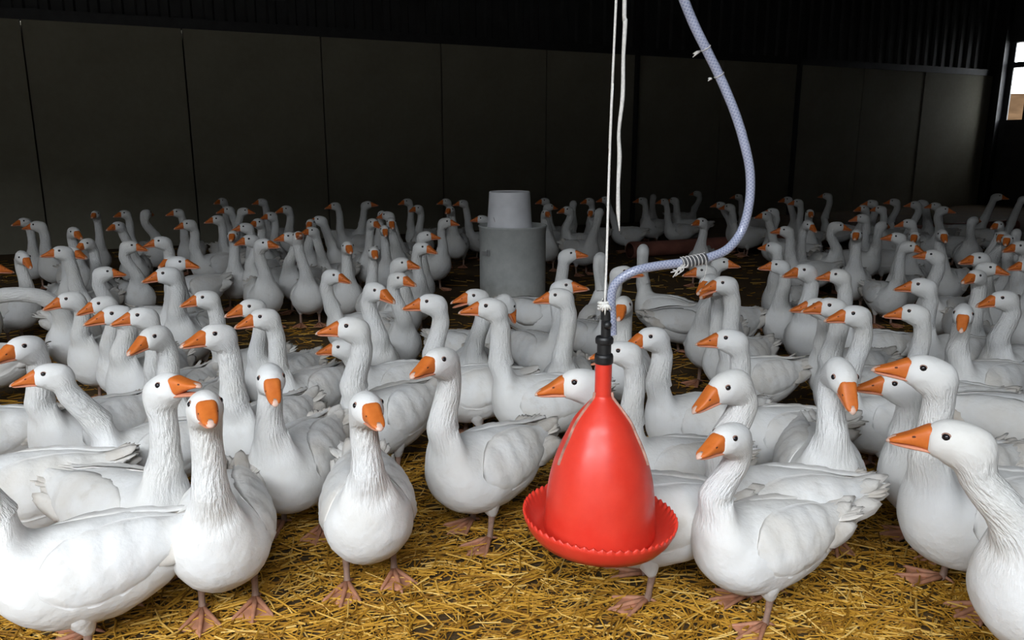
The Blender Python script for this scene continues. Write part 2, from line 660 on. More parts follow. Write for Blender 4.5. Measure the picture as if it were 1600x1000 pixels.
def wing_mesh(side, hi):
    """folded wing: a double shell over the flank with overlapping rows of coverts"""
    nu, nv = (36, 16) if hi else (14, 7)
    uu = np.linspace(0, 1, nu)
    top = np.interp(uu, [0, .03, .08, .16, .28, .5, .8, 1], [75, 56, 40, 26, 16, 9, 10, 20])
    bot = np.interp(uu, [0, .03, .08, .16, .3, .55, .8, 1], [78, 88, 96, 103, 107, 104, 88, 52])
    xs = np.interp(uu, [0, 1], [.135, -.355])
    outer, inner = [], []
    for i, u in enumerate(uu):
        for j in range(nv):
            v = j / (nv - 1)
            ph = math.radians(top[i] + (bot[i] - top[i]) * v)
            row = u * 6.0 - 0.35 * v
            col = v * 5 + (0.5 if int(math.floor(row)) % 2 else 0)
            sh = 0.30 * (2 * (col % 1) - 1) ** 2
            saw = (row + sh) % 1.0
            edge = min(1, 6 * min(v, 1 - v) + .15) * min(1, u * 8 + .1)
            off = (0.004 + 0.006 * saw * edge + 0.008 * min(1, u * 3) * math.sin(math.pi * min(1, u * 1.1)) * math.sin(math.pi * min(1, .15 + v * .8))) * edge
            x = xs[i] - 0.012 * math.sin(v * 9) * u
            zc, hz, wd = (np.interp(x, BX, q) for q in (BZC, BHZ, BW))
            outer.append((x, side * (wd + off) * math.sin(ph), zc + (hz + off) * math.cos(ph)))
            inner.append((x, side * (wd - .004) * math.sin(ph), zc + (hz - .004) * math.cos(ph)))
    vs = outer + inner
    n0 = nu * nv
    fs = []
    for i in range(nu - 1):
        for j in range(nv - 1):
            q = (i * nv + j, i * nv + j + 1, (i + 1) * nv + j + 1, (i + 1) * nv + j)
            fs.append(q if side > 0 else q[::-1])
            fs.append(tuple(n0 + k for k in (q[::-1] if side > 0 else q)))
    loop = [j for j in range(nv)] + [i * nv + nv - 1 for i in range(1, nu)] + \
           [(nu - 1) * nv + j for j in range(nv - 2, -1, -1)] + [i * nv for i in range(nu - 2, 0, -1)]
    for a, b in zip(loop, loop[1:] + loop[:1]):
        fs.append((a, b, n0 + b, n0 + a))
    return mesh_np('wing', vs, fs, M_WING)


def blade(mb, base, d, n, length, width, curl, r, ragged=0.0, rows=6):
    """one feather: base point, direction, face normal"""
    base, d, n = (np.array(q, float) for q in (base, d, n))
    d /= np.linalg.norm(d)
    n -= d * np.dot(n, d)
    n /= np.linalg.norm(n)
    s = np.cross(d, n)
    wp = [.45, .9, 1.0, .97, .80, .30]
    top, low = [], []
    for k in range(rows):
        t = k / (rows - 1)
        c = base + d * length * t + n * curl * t * t
        wd = width * np.interp(t, np.linspace(0, 1, 6), wp) / 2
        for q in (-1, -.33, .33, 1):
            p = c + s * q * wd - n * abs(q) ** 2 * wd * 0.25
            if k == rows - 1:
                p = p + d * r.uniform(-1, .4) * ragged * length
            top.append(p + n * .0012)
            low.append(p - n * .0012)
    n0 = len(top)
    fs = []
    for k in range(rows - 1):
        for q in range(3):
            f = (k * 4 + q, k * 4 + q + 1, k * 4 + q + 5, k * 4 + q + 4)
            fs += [f, tuple(n0 + i for i in f[::-1])]
    loop = [0, 1, 2, 3] + [k * 4 + 3 for k in range(1, rows)] + [(rows - 1) * 4 + q for q in (2, 1, 0)] + [k * 4 for k in range(rows - 2, 0, -1)]
    for a, b in zip(loop, loop[1:] + loop[:1]):
        fs.append((a, n0 + a, n0 + b, b))
    mb.add(top + low, fs)


def flight_mesh(side, seed):
    r = np.random.default_rng(seed)
    mb = MB()
    for k in range(9):
        f = k / 8
        x0 = -.165 - .055 * f
        ph = math.radians(92 - 62 * f)
        zc, hz, wd = (np.interp(x0, BX, q) for q in (BZC, BHZ, BW))
        b = (x0, side * (wd + .002) * math.sin(ph), zc + (hz + .002) * math.cos(ph))
        tip = (-.300 - .055 * f + r.normal(0, .022), side * (.098 - .075 * f + r.normal(0, .010)), .315 + .055 * f + r.normal(0, .014))
        d = np.array(tip) - np.array(b)
        nrm = (0, side * math.sin(ph), math.cos(ph) + .25)
        blade(mb, b, d, nrm, np.linalg.norm(d), .072 - .018 * f, r.normal(.008, .008), r, .12)
    return mb.mesh('flight_feathers', M_QUILL)


def tail_mesh(seed):
    r = np.random.default_rng(seed)
    mb = MB()
    for k in range(11):
        a = math.radians(-40 + 80 * k / 10)
        d = (-math.cos(a), math.sin(a), .20 + r.normal(0, .025))
        blade(mb, (-.255, .062 * math.sin(a), .336 + .008 * math.cos(a) + .0035 * (k % 2)), d, (.2, -.5 * math.sin(a), 1), .112 + r.normal(0, .012), .056, r.normal(.006, .005), r, .16)
    return mb.mesh('tail', M_QUILL)


def bill_meshes():
    # x along the bill, origin at the head centre
    X = np.array([.050, .062, .080, .100, .120, .136, .146])
    T = np.array([.032, .0305, .020, .008, -.002, -.009, -.016])
    Bm = np.array([-.029, -.0285, -.0245, -.022, -.0215, -.022, -.022])
    Wd = np.array([.0295, .029, .0265, .0245, .022, .017, .007])
    cs = np.stack([X, 0 * X, (T + Bm) / 2], 1)
    dv = np.stack([0 * X, 0 * X, (T - Bm) / 2], 1)
    sv = np.stack([0 * X, Wd, 0 * X], 1)
    P = catmull(np.hstack([cs, dv, sv]), 3)
    v, f, _ = loft(P[:, :3], P[:, 3:6], P[:, 6:], 20, True, .62)
    upper = mesh_np('bill', v, f, M_BILL)
    X = np.array([.050, .075, .105, .130, .142])
    T = np.array([-.024, -.021, -.0205, -.0215, -.024])
    Bm = np.array([-.036, -.035, -.033, -.031, -.027])
    Wd = np.array([.0265, .0235, .0205, .014, .006])
    cs = np.stack([X, 0 * X, (T + Bm) / 2], 1)
    dv = np.stack([0 * X, 0 * X, (T - Bm) / 2], 1)
    sv = np.stack([0 * X, Wd, 0 * X], 1)
    P = catmull(np.hstack([cs, dv, sv]), 2)
    v, f, _ = loft(P[:, :3], P[:, 3:6], P[:, 6:], 12)
    lower = mesh_np('lower_bill', v, f, M_GAPE)
    # pale nail at the tip
    X = np.array([.128, .137, .145, .150])
    T = np.array([-.0045, -.0085, -.0135, -.0200])
    Bm = np.array([-.021, -.0235, -.0260, -.0255])
    Wd = np.array([.0130, .0145, .0110, .0040])
    cs = np.stack([X, 0 * X, (T + Bm) / 2], 1)
    dv = np.stack([0 * X, 0 * X, (T - Bm) / 2], 1)
    sv = np.stack([0 * X, Wd, 0 * X], 1)
    v, f, _ = loft(cs, dv, sv, 10)
    nail = mesh_np('bill_tip', v, f, M_NAIL)
    nos = []
    for s in (1, -1):
        mb = MB()
        pts = [(.082, s * .0235, .0045), (.086, s * .0232, .004), (.091, s * .0225, .0025), (.095, s * .0218, .001)]
        mb.tube(pts, [.001, .0034, .0034, .001], 6)
        nos.append(mb.mesh('nostril', M_NOSTRIL))
    return upper, lower, nail, nos


def ball(name, r, m, n=12, k=8, sq=(1, 1, 1)):
    mb = MB()
    prof = [(0, -r)] + [(r * math.sin(math.pi * i / k), -r * math.cos(math.pi * i / k)) for i in range(1, k)] + [(0, r)]
    mb.lathe(prof, n)
    mb.v = [(p[0] * sq[0], p[1] * sq[1], p[2] * sq[2]) for p in mb.v]
    return mb.mesh(name, m)


def leg_mesh():
    mb = MB()
    mb.tube([(-.012, 0, .165), (-.010, 0, .120), (-.008, 0, .095), (-.003, 0, .060), (.000, 0, .034), (.003, 0, .020), (.012, 0, .012)],
            [.017, .015, .0125, .0105, .0110, .0135, .010], 10)
    return mb.mesh('leg', M_SHANK)


def thigh_mesh():
    mb = MB()
    mb.tube([(.015, 0, .235), (.010, 0, .175), (.002, 0, .140), (-.005, 0, .115), (-.008, 0, .100)], [.060, .050, .034, .021, .0125], 14)
    return mb.mesh('thigh', M_BODY)


def foot_mesh():
    mb = MB()
    toes = [math.radians(a) for a in (-33, 0, 30)]
    lens = [.112, .134, .114]
    tips = [(l * math.cos(a), l * math.sin(a)) for a, l in zip(toes, lens)]
    for (tx, ty) in tips:
        mb.tube([(0, 0, .016), (tx * .35, ty * .35, .015), (tx * .7, ty * .7, .010), (tx, ty, .007), (tx * 1.09, ty * 1.09, .003)],
                [.0105, .0085, .0070, .0055, .0012], 8)
    mb.tube([(-.004, .004, .020), (-.022, .012, .012), (-.034, .016, .004)], [.006, .005, .001], 6)
    for k in (0, 1):                                   # webs between the toes, both faces
        rows, n = [], 6
        for i in range(n):
            t = i / (n - 1)
            row = []
            for j in range(5):
                s = j / 4
                px = (tips[k][0] * (1 - s) + tips[k + 1][0] * s) * t
                py = (tips[k][1] * (1 - s) + tips[k + 1][1] * s) * t
                f = 1 - .10 * math.sin(math.pi * s) * t
                row.append((px * f, py * f, .013 - .008 * t - .003 * math.sin(math.pi * s) * t))
            rows.append(row)
        top = [p for r_ in rows for p in r_]
        low = [(x, y, z - .004) for x, y, z in top]
        fs = []
        for i in range(n - 1):
            for j in range(4):
                q = (i * 5 + j, i * 5 + j + 5, i * 5 + j + 6, i * 5 + j + 1)
                fs += [q, tuple(n * 5 + w_ for w_ in q[::-1])]
        e = (n - 1) * 5
        fs += [(e + j, e + j + n * 5, e + j + 1 + n * 5, e + j + 1) for j in range(4)]
        mb.add(top, []) if False else mb.add(top + low, fs)
    return mb.mesh('foot', M_FOOT)


WINGS = {(s, hi): wing_mesh(s, hi) for s in (1, -1) for hi in (True, False)}
FLIGHT = {(s, k): flight_mesh(s, 10 + k * 2 + (s > 0)) for s in (1, -1) for k in range(3)}
TAILS = [tail_mesh(40 + k) for k in range(3)]
BILL, LOWER, NAIL, NOSTRILS = bill_meshes()
EYE = ball('eye', .0098, M_EYE, 12, 8, (1, .75, .92))
RING = ball('eye_rim', .0125, M_RING, 12, 8, (1, .45, .88))
LEG, THIGH, FOOT = leg_mesh(), thigh_mesh(), foot_mesh()
NB = np.array([.196, 0, .450])                         # middle of the neck base


lrng = np.random.default_rng(21)


def goose_body(Hc, hyaw, hpitch, hi, slim=1.0, roll=0.0):
    """Hc: head centre in the goose's own frame; hyaw/hpitch relative to the body heading. Returns mesh and head matrix"""
    cy, sy, cp, sp = math.cos(hyaw), math.sin(hyaw), math.cos(hpitch), math.sin(hpitch)
    f = np.array([cy * cp, sy * cp, sp])
    s = np.array([-sy, cy, 0.0])
    u = np.cross(f, s)
    if roll:
        s, u = s * math.cos(roll) + u * math.sin(roll), u * math.cos(roll) - s * math.sin(roll)
    Hc = np.array(Hc, float)
    Cs, Ds, Ss, nk = [], [], [], []
    for dx, dz, vx, vz, wd in BODY:
        Cs.append(((dx + vx) / 2, 0, (dz + vz) / 2))
        Ds.append(((dx - vx) / 2, 0, (dz - vz) / 2))
        Ss.append((0, wd * .93, 0))
        nk.append(0)
    nk[-1] = .5
    nk[-2] = .15
    # neck
    h0 = HEAD[0]
    J = Hc + f * (h0[0] + h0[2]) / 2 + u * (h0[1] + h0[3]) / 2
    T0 = np.array([.28, 0, 1.0])
    T0 /= np.linalg.norm(T0)
    hd = f * (h0[0] - h0[2]) / 2 + u * (h0[1] - h0[3]) / 2
    T1 = np.cross(hd / np.linalg.norm(hd), s)
    if np.dot(T1, u) < 0:
        T1 = -T1
    dist = np.linalg.norm(J - NB)
    k_ = 1 + .7 * max(0.0, -hpitch - .9)
    m0, m1 = T0 * dist * 0.95 * k_, T1 * dist * 0.9 * k_
    nn = 7
    for k in range(1, nn):
        t = k / nn
        a, b, c, d = 2 * t ** 3 - 3 * t ** 2 + 1, t ** 3 - 2 * t ** 2 + t, -2 * t ** 3 + 3 * t ** 2, t ** 3 - t ** 2
        P = a * NB + b * m0 + c * J + d * m1
        tg = (6 * t * t - 6 * t) * (NB - J) + (3 * t * t - 4 * t + 1) * m0 + (3 * t * t - 2 * t) * m1
        tg /= np.linalg.norm(tg)
        w_ = t * t * (3 - 2 * t)
        sd = np.array([-math.sin(hyaw * w_), math.cos(hyaw * w_), 0])
        sd -= tg * np.dot(sd, tg)
        sd /= np.linalg.norm(sd)
        dd = np.cross(tg, sd)
        r = np.interp(t, [0, .2, .45, .8, 1], [.068, .0575, .0490, .0460, .0460]) * slim
        Cs.append(P)
        Ds.append(dd * r)
        Ss.append(sd * r * .97)
        nk.append(1)
    for i, (dx, dz, vx, vz, wd) in enumerate(HEAD):
        Cs.append(Hc + f * (dx + vx) / 2 + u * (dz + vz) / 2)
        Ds.append(f * (dx - vx) / 2 + u * (dz - vz) / 2)
        Ss.append(s * wd)
        nk.append((.8, .3, .05, 0, 0, 0, 0)[i])
    sub, ring = (4, 32) if hi else (2, 16)
    A = catmull(np.hstack([np.array(Cs), np.array(Ds), np.array(Ss), np.array(nk)[:, None]]), sub)
    v, fcs, uv = loft(A[:, :3], A[:, 3:6], A[:, 6:9], ring)
    ctr = np.repeat(A[:, :3], ring, 0)
    ph = lrng.uniform(0, 6.28, 8)
    x, y, z = v.T
    k = (np.sin(23 * x + 17 * z + ph[0]) * np.sin(19 * y + 9 * x + ph[1]) + .7 * np.sin(41 * z - 22 * x + ph[2]) * np.sin(37 * y + 13 * z + ph[3])
         + .5 * np.sin(70 * x + 31 * y + ph[4]) * np.sin(66 * z - 25 * y + ph[5]))
    amp = np.repeat(np.interp(np.arange(len(A)) / (len(A) - 1), [0, .05, .4, .5, .8, .9, 1], [.03, .022, .018, .020, .022, .006, 0]), ring)
    v = v + (v - ctr) * (amp * k)[:, None]
    me = mesh_np('body', v, fcs, M_BODY, True, uv, np.repeat(A[:, 9], ring))
    hm = Matrix((Vector(f), Vector(s), Vector(u))).transposed().to_4x4()
    hm.translation = Vector(Hc)
    return me, hm


count = [0]


def place(hx, hy, up, yaw, hyaw, pitch, nx, size=1.0, lean=0.042, dlat=0.0, **kw):
    crown = at_z(hx, hy, up)
    n = math.hypot(crown[0], crown[1])
    tc = -crown[:2] / n
    rt = np.array([crown[1], -crown[0]]) / n

    def head_dir(a):
        a = math.radians(a)
        return tc * math.cos(a) + rt * math.sin(a)
    hb, hh = head_dir(yaw), head_dir(hyaw)
    pr = math.radians(pitch)
    hc = crown - np.array([0, 0, .050 * size * math.cos(pr)])
    hc[:2] += hh * .050 * size * math.sin(pr)
    depth = crown[1] * math.cos(PITCH) + (CAM_H - up) * math.sin(PITCH)
    base = hc[:2] + rt * (nx * depth / FPX + dlat) - hb * lean
    org = base - hb * NB[0] * size
    return org, hb, hh, hc, n, tc, rt


def settle(rows, fixed, iters=220):
    """spread the flock in depth (and a little sideways) so that bodies do not run into one another"""
    n = len(rows)
    up0 = np.array([r['up'] for r in rows])
    dup, dla = np.zeros(n), np.zeros(n)
    near = np.array([place(**{k: v for k, v in r.items() if k != 'label'})[4] for r in rows])
    lim = np.interp(near, [2.4, 3.2, 5, 9], [.015, .04, .075, .07])
    ll = np.interp(near, [2.4, 3.2, 6, 10], [.0, .012, .03, .07])
    offs = np.array([.12, -.05, -.21])
    rad = np.array([.150, .158, .105])
    for it in range(iters):
        ctr, rr, own, tcs, rts, tn = [], [], [], [], [], []
        for i, r in enumerate(rows):
            q = {k: v for k, v in r.items() if k != 'label'}
            q['up'] = up0[i] + dup[i]
            org, hb, hh, hc, dn, tc, rt = place(**q, dlat=dla[i])
            sz = r.get('size', 1.0)
            for o, k in zip(offs, rad):
                ctr.append(org + hb * o * sz)
                rr.append(k * sz)
                own.append(i)
            tcs.append(tc)
            rts.append(rt)
            tn.append(dn / (CAM_H - q['up']))
        m = len(ctr)
        for c, k in fixed:
            ctr.append(np.array(c))
            rr.append(k)
            own.append(-1)
        ctr, rr, own = np.array(ctr), np.array(rr), np.array(own)
        d = ctr[:m, None] - ctr[None]
        L = np.linalg.norm(d, axis=2) + 1e-6
        ov = rr[:m, None] + rr[None] - L
        ov[own[:m, None] == own[None]] = 0
        ov = np.clip(ov, 0, None)
        if ov.max() < .02:
            break
        push = (d / L[..., None] * ov[..., None]).sum(1)
        for i in range(n):
            p = push[own[:m] == i].sum(0) * .10
            pd = float(np.dot(p, -tcs[i]))               # away from the viewer
            if abs(pd) < .2 * np.linalg.norm(p):
                pd += (.004 if i % 2 else -.004)
            dup[i] = np.clip(dup[i] - np.clip(pd, -.06, .06) / tn[i], -lim[i], lim[i])
            dla[i] = np.clip(dla[i] + np.clip(float(np.dot(p, rts[i])), -.03, .03) * .5, -ll[i], ll[i])
    for i, r in enumerate(rows):
        r['up'] = float(up0[i] + dup[i])
        r['dlat'] = float(dla[i])
    return float(ov.max())


def goose(label, opn=0.0, roll=0.0, **kw):
    """hx, hy: pixel of the crown; up: crown height in metres; yaw/hyaw: 0 faces the viewer, -90 left, 90 right, 180 away"""
    count[0] += 1
    r = np.random.default_rng(1000 + count[0])
    size, pitch = kw.get('size', 1.0), kw['pitch']
    org, hb, hh, hc, n, tc, rt = place(**kw)
    wb, wh = math.atan2(hb[1], hb[0]), math.atan2(hh[1], hh[0])
    rel = (wh - wb + math.pi) % (2 * math.pi) - math.pi
    pr = math.radians(pitch)
    cb, sb = math.cos(wb), math.sin(wb)
    d = hc[:2] - org
    FZ = .010                                            # the feet stand on top of the straw
    Hl = np.array([d[0] * cb + d[1] * sb, -d[0] * sb + d[1] * cb, hc[2] - FZ]) / size
    hi = n < 5.2
    root = empty('goose', (org[0], org[1], FZ), label, 'goose', 'white geese of the flock', wb, size)
    me, hm = goose_body(Hl, rel, pr, hi, r.uniform(.95, 1.06), math.radians(roll))
    link('body', me, root)
    b = link('bill', BILL, root, matrix=hm)
    lo = link('lower_bill', LOWER, b)
    if opn:
        piv = Matrix.Translation((.05, 0, -.026))
        lo.matrix_local = piv @ Matrix.Rotation(math.radians(opn), 4, 'Y') @ piv.inverted()
    link('bill_tip', NAIL, b)['label'] = 'pale pink tip of the orange bill'
    if n < 9:
        for q in NOSTRILS:
            link('nostril', q, b)
    for s in (1, -1):
        e = link('eye', EYE, root, matrix=hm @ Matrix.Translation((.022, s * .0400, .018)) @ Matrix.Rotation(-s * .22, 4, 'Z'))
        if hi:
            link('eye_rim', RING, e, loc=(0, -s * .0018, 0))
        wg = link('wing', WINGS[(s, hi)], root)
        wg.rotation_euler = (0, r.normal(0, .012), 0)
        link('flight_feathers', FLIGHT[(s, int(r.integers(3)))], wg)
        fwd = r.normal(0, .025)
        lg = link('leg', LEG, root, loc=(fwd, s * .082, 0))
        th = link('thigh', THIGH, root, loc=(fwd * .8, s * .080, 0))
        ft = link('foot', FOOT, lg, loc=(.004, 0, .002), rot=(0, 0, s * r.normal(.12, .12)))
    tl = link('tail', TAILS[int(r.integers(3))], root)
    tl.rotation_euler = (0, 0, r.normal(0, .05))
    return root


# hx, hy, up, yaw, hyaw, pitch, nx, label, opts
GEESE = [
    # nearest geese
    (-122, 648, .80, -97, -100, 0, 52, 'large white goose cut by the left edge, dirty wing tip beside a facing goose'),
    (318, 609, .82, -8, 4, 5, -18, 'tall white goose facing the viewer with bill raised, second at the front from left'),
    (572, 612, .77, 2, 14, 0, -4, 'white goose facing straight on, webbed feet on open straw, front middle'),
    (250, 584, .78, 42, 42, 18, 6, 'white goose with slightly open upturned bill behind the left facing goose', dict(opn=12)),
    (422, 572, .77, -28, 4, -14, -6, 'white goose facing the viewer, bill pointing down, dirty tail on its right', dict(dx=-14)),
    (686, 543, .80, -52, -42, -2, 4, 'white goose on open straw left of the red drinker, looking left', dict(dx=-12)),
    (1140, 662, .685, -52, -38, -4, -8, 'short white goose with pale bill tip standing right of the red drinker', dict(size=.93, dx=-30)),
    (1322, 572, .77, 12, 24, -32, -12, 'white goose looking down with drooping bill, right of the drinker', ),
    (1455, 556, .85, -50, -78, 6, 0, 'tall white goose with heavy ridged neck behind the nearest right goose', dict(size=1.06)),
    (1497, 657, .80, -38, -88, -2, 84, 'nearest white goose on the right, arched neck cut by the frame edge', dict(size=1.1)),
    (905, 576, .785, -84, -84, -6, 2, 'white goose whose body stands behind the red drinker, head low on its left'),
    # second rank, left
    (33, 525, .745, -58, -56, -4, 14, 'white goose with grey head and upright neck at the left edge'),
    (76, 568, .68, -78, -94, -2, 44, 'white goose stretching a curved neck to the left before an upright one', dict(size=.9)),
    (-115, 600, .75, -104, -100, 0, 20, 'white goose at the left edge showing only its rounded rump and tail'),
    (-175, 528, .77, -96, -96, 0, 0, 'white goose beyond the left edge showing only ragged tail feathers'),
    (-120, 440, .77, -90, -90, 0, 0, 'white goose beyond the left edge behind, only grey rump visible'),
    (336, 506, .77, -40, -66, 0, 12, 'white goose with bright orange bill left, standing behind the front upright goose'),
    (235, 511, .77, -30, -52, -12, 4, 'grey-headed white goose looking down left, before three goose heads in line'),
    (218, 480, .77, -35, -80, -2, 0, 'white goose with largest head, last in a line of four left-looking bills'),
    (177, 477, .76, -35, -78, -4, 4, 'white goose third in the line of four bills, mostly covered by the fourth'),
    (155, 463, .76, -35, -78, -10, 2, 'white goose second in the line of four overlapping left bills'),
    (105, 456, .76, -38, -80, -8, 24, 'white goose first in the line of four left bills'),
    (-48, 476, .60, -18, -92, -84, 112, 'grey-looking goose at left edge with neck arched out of frame'),
    (318, 454, .76, -52, -76, -4, 8, 'white goose with ridged neck, bill left, before a gap of dark straw'),
    (257, 417, .77, -22, -82, -6, 18, 'white goose with long leaning neck and flat bill to the left'),
    (390, 467, .76, -40, -70, -4, 8, 'white goose mostly hidden, bill tip just above its neighbour, left of centre'),
    (408, 482, .77, -45, -76, -6, 14, 'white goose with smooth arched neck behind the downward-looking goose'),
    # second rank, centre
    (548, 495, .79, -48, -86, 2, -30, 'tall white goose with large bill left, directly behind the front middle goose'),
    (533, 531, .53, -70, -86, 0, 30, 'white goose head peeping from behind a tall white neck'),
    (672, 459, .77, -84, -86, -2, -16, 'white goose in side view with neck raised and body stretching right'),
    (590, 442, .77, 12, 46, -14, 8, 'white goose bill down right, beside the tall left-looking goose'),
    (624, 425, .77, 15, 52, -6, 8, 'white goose with a cream chin, second of two bills pointing right'),
    (627, 402, .77, 10, 66, 0, -6, 'white goose bill right, head above a cream-chinned goose'),
    (522, 421, .77, -66, 62, -10, -16, 'white goose looking back right over a ragged dirty tail'),
    (465, 362, .79, -4, 8, 20, 4, 'white goose with long straight neck and raised bill facing the viewer'),
    (452, 362, .77, -30, -76, 0, 0, 'goose head pointing left behind a long straight white neck'),
    (487, 354, .77, -40, -60, 0, 8, 'white goose with thick neck behind the long straight one, looking left'),
    (411, 372, .77, 8, 58, 0, 4, 'white goose with rounded breast, bill right, left of the long-necked one'),
    (363, 360, .76, -3, -8, -6, 2, 'white goose facing straight on with pear-shaped breast, alone by dark straw'),
    (742, 451, .77, 0, -72, -2, 4, 'white goose with open bill left, in front of the grey bin', dict(opn=14)),
    (765, 465, .77, -82, -84, 0, 22, 'white goose bill left below an open-billed one, before the grey bin'),
    (803, 469, .62, 60, 116, -62, -30, 'white goose with head bent down at the foot of the grey bin'),
    # centre right
    (888, 388, .78, 62, 84, 6, -22, 'white goose with long neck leaning right beside the grey bin'),
    (880, 436, .77, 40, 80, 6, -8, 'white goose head pointing right behind a left-looking ridged neck'),
    (872, 450, .83, -10, -84, -4, 0, 'white goose bill left with ridged neck and round breast, right of the bin'),
    (938, 394, .77, 176, 172, 0, 0, 'white goose turned away behind the hanging rope'),
    (972, 415, .75, 40, 80, 4, -20, 'white goose leaning right behind the curved hose'),
    (1005, 382, .77, -124, 178, 10, 0, 'white goose turned away with straight neck and broad dirty back'),
    (973, 464, .74, -4, -8, -12, 0, 'white goose with narrow neck facing the viewer behind the black coupling'),
    (972, 533, .77, -78, -84, -4, 8, 'white goose with pink open bill behind the drinker neck', dict(opn=14)),
    (1016, 511, .77, -68, -62, -8, 16, 'white goose with a dirty throat right of the black coupling'),
    (1140, 514, .77, -70, -80, -2, 10, 'white goose bill left, head higher of two above the short goose'),
    (1130, 583, .79, -72, -52, -22, -20, 'white goose with downward bill just above the short goose, dirty tail right', dict(dx=-14)),
    (1106, 429, .77, -22, -24, -14, -6, 'white goose facing left below the taped hose, nearest bill of three'),
    (1130, 431, .77, -58, -66, -6, 2, 'white goose with open bill below the taped hose', dict(opn=16)),
    (1115, 437, .75, -35, -30, -10, 2, 'white goose squeezed between two necks below the taped hose'),
    (1100, 413, .76, -40, -80, -4, 6, 'white goose with head under the string-bound hose, bill left'),
    (1128, 402, .75, 110, 84, 0, -16, 'white goose with bill right beyond the taped hose'),
    (1096, 340, .76, -6, -42, 0, 2, 'grey-lit goose standing before the brown pipe, right of the rope'),
    # right
    (1217, 405, .77, -12, -82, -2, 6, 'white goose bill left with head before a turned-away goose, right of the hose'),
    (1209, 378, .76, -30, -120, 0, 4, 'white goose looking away left behind a bright head, right of the hose'),
    (1257, 412, .77, -14, -62, -4, -6, 'white goose with straight neck, second bright bill right of the hose'),
    (1310, 420, .76, -60, -80, -2, 14, 'white goose bill left above two overlapping heads, before dark straw'),
    (1277, 465, .77, -42, -80, -4, 6, 'white goose bill left, front of two overlapping heads'),
    (1299, 465, .77, -50, -70, -2, 6, 'white goose mostly hidden, rear of two overlapping heads'),
    (1335, 477, .77, -58, -66, -4, -14, 'white goose with ridged neck directly behind the drooping-billed goose'),
    (1339, 358, .78, 0, -4, -4, 4, 'goose facing the viewer with a dark stain down its neck'),
    (1403, 363, .77, -18, -76, 2, 0, 'grey-lit goose with rounded breast and bill left, above the tallest right goose'),
    (1460, 390, .77, -32, -84, 2, 6, 'grey-lit goose with long straight neck and flat bill left'),
    (1440, 434, .76, -50, -82, -4, 10, 'goose bill left between two larger left-looking heads on the right'),
    (1427, 475, .77, -64, -84, -4, 8, 'white goose with ridged short neck directly above the tall right goose'),
    (1507, 478, .77, -48, 0, -20, -26, 'grey-lit goose with red bill facing the viewer, neck leaning left'),
    (1405, 582, .72, -48, -74, 0, 24, 'white goose low behind the heavy ridged neck, bill left'),
    (1526, 421, .77, -6, -30, -4, 6, 'grey-lit goose with upright neck and squared orange bill at right'),
    (1530, 394, .76, -20, -56, -4, 14, 'dim goose with head above a squared-bill goose near right edge'),
    (1546, 409, .75, 20, 78, -4, 4, 'dim goose with bill right near the right edge'),
    (1566, 454, .76, -30, -60, -10, 6, 'goose with thick neck near right edge, bill down left'),
    (1593, 376, .77, -20, -52, -8, -10, 'dim goose touching the right edge, bill left'),
    (1606, 404, .77, -10, -60, -6, 0, 'dim goose at the right edge, bill tip only'),
    (1705, 500, .77, 98, 95, 0, 0, 'goose beyond the right edge, grey flank and tail spread left'),
    # left, behind
    (163, 416, .68, 52, 84, -2, 24, 'goose with S-curved neck and bill right, left of the leaning neck'),
    (204, 376, .77, 10, 74, -8, 0, 'goose bill right with round breast, third row left'),
    (250, 369, .77, -60, -82, -4, 8, 'goose bill left above two heads that look opposite ways'),
    (266, 399, .75, -20, -40, -4, 4, 'dim goose with brown bill left, one of two back-to-back heads'),
    (279, 400, .75, 40, 72, -6, -2, 'dim goose with bill right, one of two back-to-back heads'),
    (95, 384, .77, -30, -80, 0, 8, 'goose with upright neck and flat bill left, near left edge'),
    (132, 373, .77, -10, -46, -14, 6, 'goose with brown bill beside an upright left-looking one'),
    (113, 385, .75, 10, 40, -8, 2, 'dim goose face between two necks near left edge'),
    (37, 394, .72, 40, 20, -26, 12, 'dim goose with bill hanging down at far left'),
    (-14, 408, .72, 60, 88, -10, 0, 'goose beyond left edge, only its red bill inside'),
    (116, 355, .77, 10, 22, -14, 2, 'dim goose facing right of the viewer, near left edge behind'),
    (148, 329, .80, 20, -16, -4, 10, 'dim goose with curved neck standing above left rows'),
    (292, 343, .77, -62, -72, -8, 4, 'goose bill left with pale flank right, before the second wall joint'),
    (338, 336, .78, -36, -70, -4, 10, 'goose bill left just behind the pear-breasted one'),
    (382, 348, .77, -30, -82, -4, 8, 'goose with red bill left, over the pear-breasted goose'),
    (389, 366, .76, -30, -70, -6, 6, 'goose with bill left, close right of the pear-breasted goose'),
    (584, 385, .77, -4, 6, -6, 0, 'goose facing the viewer with white spot on its bill'),
    (543, 377, .76, 10, 10, -6, -2, 'goose with thin neck and small red bill, facing the viewer'),
    (583, 341, .78, 8, 32, -8, 0, 'goose with red bill turned right, behind a white-spotted bill'),
    (601, 352, .76, 4, 4, -14, 2, 'goose with dark brown bill facing the viewer, centre rows'),
    (611, 340, .77, 6, 6, -14, 4, 'goose facing the viewer beside a dark-billed one'),
    (665, 361, .77, 20, 82, 0, -8, 'goose bill right, upper of two right-looking heads left of bin'),
    (661, 378, .77, 22, 60, -8, -6, 'goose bill right with pale tip, lower of two left of bin'),
    (697, 340, .78, 38, 74, -2, -6, 'goose with full breast and bill right, standing left of the bin'),
    (753, 336, .77, -40, -82, 0, 10, 'dim goose with red bill just left of the white bucket'),
    (498, 337, .77, -64, -80, -4, 12, 'dim goose with bowed neck, left looking, behind the long straight neck'),
    (485, 342, .76, -10, -14, -6, 0, 'dim goose with brown bill beside a bowed neck'),
